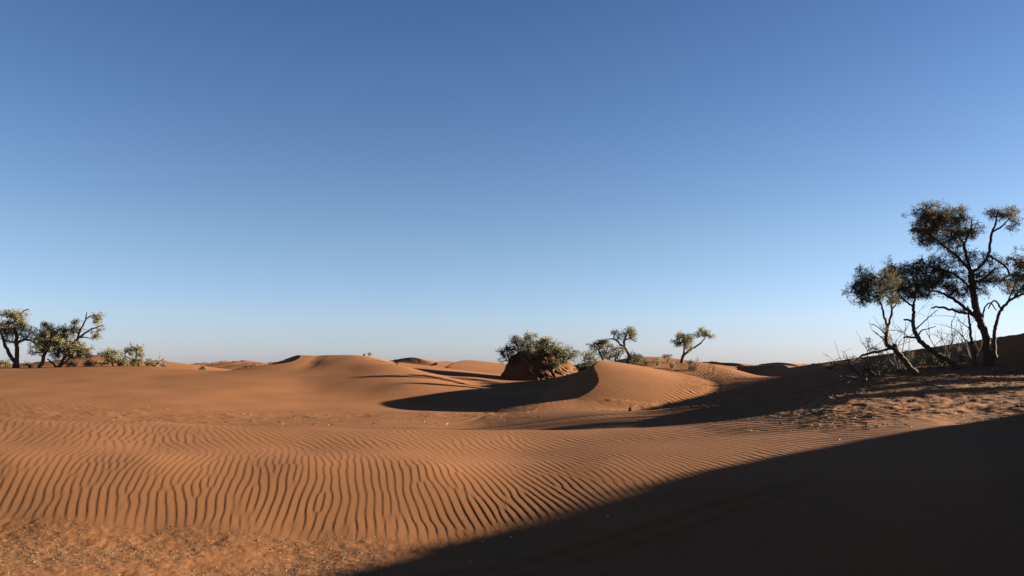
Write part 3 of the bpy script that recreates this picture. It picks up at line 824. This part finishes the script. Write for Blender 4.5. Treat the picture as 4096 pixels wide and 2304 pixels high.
plant('tamarisk_tree', 'lone tamarisk with a forked trunk and two separate crowns, right of the dune peak', 'tree', 50, (681.5, 364),
      [[(681, 366, 1.7), (682, 360, 1.6), (684, 356, 1.5), (689, 352, 1.2), (695, 348, 1.0), (701, 344, .8), (704, 340.5, .6), (706, 336, .4)],
       [(683.2, 357, 1.1), (684, 350, .9), (684.5, 344, .7), (684, 338, .4)], [(688, 352.5, .6), (691, 347, .5), (692, 341, .3)]],
      [(684, 339, 7, 8.5, 1.0), (691, 339, 7, 6, .9), (679, 344, 5.5, 5, .8), (688, 347, 7, 4, .8), (704, 335, 6, 5, .9), (709, 336, 5, 4.5, .8)], seed=96, leaf=LEAF_OLIVE, ts=3.3, dens=.24)
SB = [((668, 358.5, 5, 2.6), (668, 363), 50.3, 'small round bush left of the lone forked tamarisk', 0),
      ((694, 366, 6, 3.6), (694, 371), 46.5, 'low green bush below the lone forked tamarisk', 2),
      ((657, 362, 6, 2.5), (657, 366), 48.5, 'low olive bush between the bent tamarisk and the small round bush', 1),
      ((646, 361.5, 5, 2.0), (646, 365), 48.8, 'flat dark bush right of the olive bush at the bent tamarisk', 0),
      ((672, 366, 5, 2.2), (672, 369), 47.3, 'low dry bush in the litter left of the forked trunk', 1)]
for i, ((cx, cy, rx, ry), (bx, by), yy, lab, kk) in enumerate(SB):
    plant('shrub', lab, 'shrub', yy, (bx, by), [[(bx, by, .5), (cx, cy, .3)], [(bx, by - .4, .4), (cx - rx * .5, cy, .3)], [(bx, by - .4, .4), (cx + rx * .5, cy, .3)]],
          [(cx, cy, rx, ry, .9)], seed=100 + i, leaf=(LEAF, LEAF_OLIVE, LEAF_GREEN)[kk], ts=2.8, nb=16, dens=.28, group='low bushes beside the lone tamarisk')
twiggy('dead_shrub', 'bare twig shrub on the sandy tongue right of the lone tamarisk', 'shrub', 45, (713.5, 372.5), [(716, 361), (712, 364), (719, 366)], 110, rad=.35, group='bare twig shrubs')
twiggy('dead_shrub', 'bare twigs above the low green bush', 'shrub', 47, (696, 367), [(695, 356), (699, 359), (692, 358)], 111, rad=.35, group='bare twig shrubs')

# ---- far shrubs on the skyline
FS = [((204, 364.5, 3.4, 2.6), 60.5, 'small far shrub on the left skyline beside a dark hollow', 1),
      ((247, 364.2, 3.6, 3.6), 57.6, 'rounded far shrub left of the dark slip face', 1), ((253.5, 365.6, 4, 2.4), 57.4, 'lower far shrub touching the rounded one', 0),
      ((368.5, 354.6, 2.4, 1.8), 66, 'tiny shrub on the top of the left dune', 1), ((363.5, 356, 1.4, .9), 66, 'tiniest shrub on the left dune crest', 1),
      ((396.5, 357.0, 2.0, 2.6), 60.5, 'thin little shrub at the right shoulder of the left dune', 0)]
for i, ((cx, cy, rx, ry), yy, lab, kk) in enumerate(FS):
    bx, by = cx, cy + ry
    plant('shrub', lab, 'shrub', yy, (bx, by), [[(bx, by + .6, .35), (cx, cy, .25)]], [(cx, cy, rx, ry, 1.3)], seed=120 + i, leaf=LEAF_OLIVE if kk else LEAF, ts=1.8, nb=14, dens=.5, group='far shrubs on the skyline')

# ---- undergrowth of the right grove
UG = [((925, 357, 11, 5.5), (925, 364), 29, 'dim green bush between the two leaning trees of the right grove', 2, .9),
      ((872, 372, 9, 5), (872, 378), 25.5, 'dense dark thicket among fallen branches left of the right grove', 0, .9),
      ((904, 363, 8, 4.5), (904, 368), 28, 'dark bush just right of the leftmost leaning trunk', 2, .9),
      ((948, 361, 6, 3.5), (948, 365), 28.5, 'brown dry bush at the foot of the tall fan of twigs', 1, .8),
      ((938, 358, 7, 4), (938, 363), 29.5, 'dim green bush left of the thin upright stem', 2, .9),
      ((886, 366, 9, 4.5), (886, 371), 27, 'dark bush under the fork of the leftmost tree in the right grove', 2, .9),
      ((831, 361.5, 8, 2.6), (831, 366), 44, 'low dark bush on the shaded ridge, left of the right grove', 0, .9),
      ((851, 358.5, 8.5, 4), (851, 365), 40, 'rounded brownish bush on the shaded ridge below dead branches', 0, .7),
      ((909, 354, 6, 4, ), (909, 366), 30, 'wispy brown bush between the leftmost tree and its neighbour', 0, .35)]
for i, ((cx, cy, rx, ry), (bx, by), yy, lab, kk, mm) in enumerate(UG):
    plant('shrub', lab, 'shrub', yy, (bx, by), [[(bx, by, .6), (cx, cy, .3)], [(bx, by - .4, .5), (cx - rx * .5, cy, .3)], [(bx, by - .4, .5), (cx + rx * .5, cy, .3)]],
          [(cx, cy, rx, ry, mm)], seed=130 + i, leaf=(LEAF, LEAF_OLIVE, LEAF_GREEN)[kk], ts=3.4, nb=16, dens=.18, group='undergrowth of the right grove')
twiggy('dead_shrub', 'pale dead branches standing left of the leftmost tree in the right grove', 'shrub', 25.5, (861, 376), [(849.6, 338.7), (866, 341), (843, 352), (870, 350)], 140, rad=.55, group='dead shrubs of the right grove', bark=TWIG)
twiggy('dead_shrub', 'tall fan of bare twigs between the leaning tree and the thin stem', 'shrub', 29, (949, 364.5), [(940, 318), (951, 322), (931, 326), (945, 335)], 141, rad=.6, group='dead shrubs of the right grove', bark=TWIG)
twiggy('dead_shrub', 'bare bush of grey twigs left of the leaning tree, below the round crown', 'shrub', 27, (899, 371), [(904, 320), (892, 330), (910, 333), (881, 336), (901, 338)], 142, rad=.55, group='dead shrubs of the right grove', bark=TWIG)
twiggy('dead_shrub', 'low bare twigs on the skyline between thin stem and tallest tree', 'shrub', 31, (962, 361), [(956, 338), (966, 336), (972, 342), (950, 345)], 143, rad=.5, group='dead shrubs of the right grove', bark=TWIG)
twiggy('dead_shrub', 'dry fan of fine branches behind the tallest trunk', 'shrub', 28, (972, 364.5), [(957, 317), (965, 326), (979, 330)], 144, rad=.5, group='dead shrubs of the right grove', bark=TWIG)

twiggy('dead_shrub', 'tangle of dry brush low beside the dark thicket left of the right grove', 'shrub', 25, (880, 377), [(868, 360), (888, 358), (876, 352), (862, 368), (896, 362)], 145, rad=.5, kids=4, group='dead shrubs of the right grove', bark=TWIG)
twiggy('dead_shrub', 'dry brush at the foot of the second leaning tree', 'shrub', 26.5, (936, 366), [(928, 350), (940, 346), (920, 356), (948, 354)], 146, rad=.45, kids=4, group='dead shrubs of the right grove', bark=TWIG)

# ------------------------------------------------------------------ litter on the sand
STRAW = mat_simple('straw', (.095, .058, .031), (.17, .12, .068), 30, .9)
PALE = mat_simple('pale_chip', (.32, .28, .23), (.42, .38, .32), 30, .8)
STONE = mat_simple('brown_stone', (.055, .027, .013), (.10, .048, .022), 18, .95, .6)
def surf(X, Y):
    return heights(X, Y) + ripple_heights(X, Y) + EYE
def litter(name, label, X, Y, ln, wd, seed, mat):
    """curled bits of straw and twig, three segments each"""
    r = np.random.default_rng(seed); n = len(X)
    Z = surf(X, Y)
    a = r.uniform(0, 2 * math.pi, n); L = ln * r.uniform(.4, 1.4, n); cur = r.normal(0, .9, n); lift = r.uniform(-.05, .55, n)
    P = [np.stack([X, Y, Z + wd * .6], 1)]
    for k in range(3):
        st = np.stack([np.cos(a), np.sin(a), lift * (1.0 - .75 * k)], 1) * (L / 3)[:, None]
        P.append(P[-1] + st); a = a + cur
    W = wd * r.uniform(.6, 1.4, n)
    V = []
    for k, p in enumerate(P):
        w = np.stack([-np.sin(a - cur * (3 - k)), np.cos(a - cur * (3 - k)), r.normal(0, .5, n)], 1)
        w *= (W * (1, 1, .9, .5)[k])[:, None]
        V += [p - w, p + w + np.array([0, 0, .3]) * W[:, None]]
    V = np.stack(V, 1).reshape(-1, 3)
    b = np.arange(n)[:, None] * 8
    Q = np.concatenate([b + np.array([[2 * k, 2 * k + 1, 2 * k + 3, 2 * k + 2]]) for k in range(3)])
    o = raw_mesh(name, V, Q, mat, False)
    o['kind'] = 'stuff'; o['label'] = label
    return o
r = np.random.default_rng(77)
n = 34000
Y = r.uniform(5.6, 8.6, n); X = r.uniform(-5.5, 3.2, n)
f = foot_line(X, Y)
keep = (f < .12) & (r.random(n) < np.clip(.42 + 1.1 * fbm(X * 1.3, Y * 1.3, 301, 3), .05, 1) * np.where(X > .2, .35, 1))
X, Y = X[keep], Y[keep]
litter('plant_litter', 'dry straw and leaf crumbs strewn over the sand at the front left', X, Y, .036, .0018, 5, STRAW)
n = 15000
Y = r.uniform(12.5, 31, n); X = r.uniform(3.5, 21, n)
u = X / Y
keep = (sstep(.27, .42, u + .05 * fbm(X * .6, Y * .6, 45, 2)) > r.random(n)) & (r.random(n) < np.clip(.55 + 1.2 * fbm(X * .7, Y * .7, 302, 3), .05, 1))
X, Y = X[keep], Y[keep]
litter('twig_litter', 'fallen twigs and leaf litter on the dappled slope under the right grove', X, Y, .16, .008, 6, STRAW)
n = 2600
Y = r.uniform(27, 52, n); X = r.uniform(-16, 13, n)
keep = (((Y < 34) & (X < 1)) & (r.random(n) < .5)) | ((Y > 45) & (X > 5) & (r.random(n) < .9)) | ((np.abs(Y - 30.3) < .8) & (X > 3))
X, Y = X[keep], Y[keep]
litter('dry_litter', 'sparse dry bits on the flats before the dunes and round the lone tamarisk', X, Y, .22, .012, 7, STRAW)

def lump(name, label, cat, px, row, Y, w, h, seed, mat, group=None):
    """a small uneven stone resting on the sand"""
    rr = np.random.default_rng(seed)
    x, y = (px - 512) / F * Y, Y
    nR, nT = 9, 14
    t = np.linspace(-.5, 1, nR); th = np.arange(nT) * 2 * math.pi / nT
    T, TH = np.meshgrid(t, th, indexing='ij')
    R = np.sqrt(np.maximum(1 - np.abs(T) ** 2.2, .002)) * (1 + .25 * fbm(np.cos(TH) * 1.5 + seed, np.sin(TH) * 1.5 + T * 2, seed, 2))
    V = np.stack([R * np.cos(TH) * w / 2, R * np.sin(TH) * w * .4, T * h], -1).reshape(-1, 3)
    i = np.arange(nR - 1)[:, None] * nT; j = np.arange(nT)[None]; jn = (j + 1) % nT
    Q = np.stack([i + j, i + jn, i + nT + jn, i + nT + j], -1).reshape(-1, 4)
    o = raw_mesh(name, V, Q, mat)
    o.location = (x, y, float(surf(np.array([x]), np.array([float(y)]))[0])); o.rotation_euler = (0, 0, rr.uniform(0, 6))
    return tag(o, label, cat, group)
def find_Y(px, row, y0, y1):
    """first distance at which the sand is seen at this place of the photo"""
    Y = np.linspace(y0, y1, 900); X = (px - 512) / F * Y
    rws = HROW - (surf(X, Y) - EYE) / Y * F
    k = np.argmin(np.abs(rws - row)); return float(Y[k])
lump('stone', 'round brown lump on the low ridge in front of the crescent dune', 'stone', 630.5, 410, find_Y(630.5, 411, 28, 40), .17, .17, 3, STONE)
for i, (px, row, lab) in enumerate(((607.7, 517, 'tiny pale chip alone in the shade right of the rippled slope'), (482.6, 541.6, 'pale chip at the shadow edge, at the foot of the ripples'),
                                    (470, 562, 'pale chip in the shade near the bottom centre of the picture'), (671.8, 426.4, 'white chip on the crest of the foreground ridge'),
                                    (839, 440, 'pale chip where the right end of the ripples meets the shade'), (922, 372, 'white scrap under the second tree of the right grove'), (511, 537, 'small pale chip in the shade just right of the shadow edge'))):
    Yc = find_Y(px, row, 6, 26)
    lump('stone', lab, 'stone', px, row, Yc, 2.2 * Yc / F, 1.3 * Yc / F, 10 + i, PALE, 'pale chips on the sand')

def log(name, label, pts, rad, seed, mat=DEADWOOD, stubs=2, cat='log', Ymin=18, Ymax=30):
    rr = np.random.default_rng(seed)
    P, R = [], []
    Y0 = find_Y(pts[0][0], pts[0][1], Ymin, Ymax)
    for k, (px, row) in enumerate(pts):
        Yk = Y0 + .12 * k
        w = at(px, row, Yk); g = ground_z(w[0], w[1]) + rad * .7
        if k == 0 or w[2] < g: w[2] = g
        P.append(w); R.append(rad * (1 - .5 * k / len(pts)))
    P2, R2 = resample(P, R, 12)
    P2 += rr.normal(0, rad * .15, P2.shape)
    org = P2[0].copy()
    T = Tubes(); T.add(P2, R2 * (1 + rr.normal(0, .1, 12)), 8)
    for e in (0, -1):                                # close the broken ends
        c = P2[e]; T.add(np.array([c, c + (P2[e] - P2[e + (1 if e == 0 else -1)]) * .12]), np.array([R2[e], R2[e] * .1]), 8)
    o = empty(name, org, label, cat, 'fallen wood under the right grove')
    T.build('trunk', mat, o, org)
    for q in range(stubs):
        k = rr.integers(4, 11); d = rr.normal(0, 1, 3) + np.array([0, 0, .9]); d /= np.linalg.norm(d)
        T = Tubes(); T.add(np.array([P2[k], P2[k] + d * rad * 4, P2[k] + d * rad * 9 + rr.normal(0, rad, 3)]), np.array([rad * .4, rad * .28, rad * .1]), 6)
        T.build('stub', mat, o, org)
    return o
log('fallen_log', 'sunlit pale fallen log beside the dead branches of the right grove', [(887, 372.5), (880, 369.5), (873.7, 366.6), (866, 363)], .06, 1)
log('fallen_log', 'short pale log lying against the leaning foot of the leftmost right tree', [(905.5, 372.5), (901, 371.5), (896.5, 370)], .06, 2, stubs=1)
log('fallen_log', 'dark fallen limb sloping down left under the leftmost right tree', [(866, 381), (858, 379), (846, 377), (838, 380)], .05, 3, stubs=4)
log('fallen_log', 'thin pale stick on the litter below the tallest tree', [(983, 374), (991, 372.5), (999, 375)], .022, 4, stubs=1)
log('fallen_log', 'grey stick in the litter right of the tallest trunk', [(1001, 373), (1008, 372), (1014, 375)], .025, 5, stubs=1)
twiggy('dry_tuft', 'dry twig tuft standing on the crest of the foreground ridge', 'dry tuft', find_Y(745, 416, 14, 19), (745, 416), [(741, 409.5), (744.5, 408.5), (748.5, 410)], 150, rad=.35, kids=2, group='dry tufts on the foreground ridge')
twiggy('dry_tuft', 'single dry stalk on the crest in front of the shaded hollow', 'dry tuft', find_Y(492, 428, 14, 19), (492, 428), [(492, 420)], 151, rad=.3, kids=1, group='dry tufts on the foreground ridge')
twiggy('dry_tuft', 'curled dry stem on the ridge right of the dry twig tuft', 'dry tuft', find_Y(775, 413, 15, 20), (775, 413), [(778, 409.5), (773, 411)], 152, rad=.35, kids=1, group='dry tufts on the foreground ridge')
twiggy('dry_tuft', 'pale forked twig lying on the rippled sand left of the right shadow', 'dry tuft', find_Y(794.5, 431, 11, 16), (794.5, 431), [(791, 429.5), (799, 429.6)], 153, rad=.3, kids=1, bark=PALE, group='dry tufts on the foreground ridge')
twiggy('dry_tuft', 'pale straw standing in the litter at the front left', 'dry tuft', find_Y(69, 540, 6, 9), (69, 541), [(77, 536.5)], 154, rad=.35, kids=1, bark=PALE, group='dry tufts on the foreground ridge')
twiggy('dry_tuft', 'curved dry twig in the shade near the bottom centre', 'dry tuft', find_Y(490, 555, 6, 9), (490, 555), [(493, 549.5), (488, 551)], 155, rad=.4, kids=1, group='dry tufts on the foreground ridge')
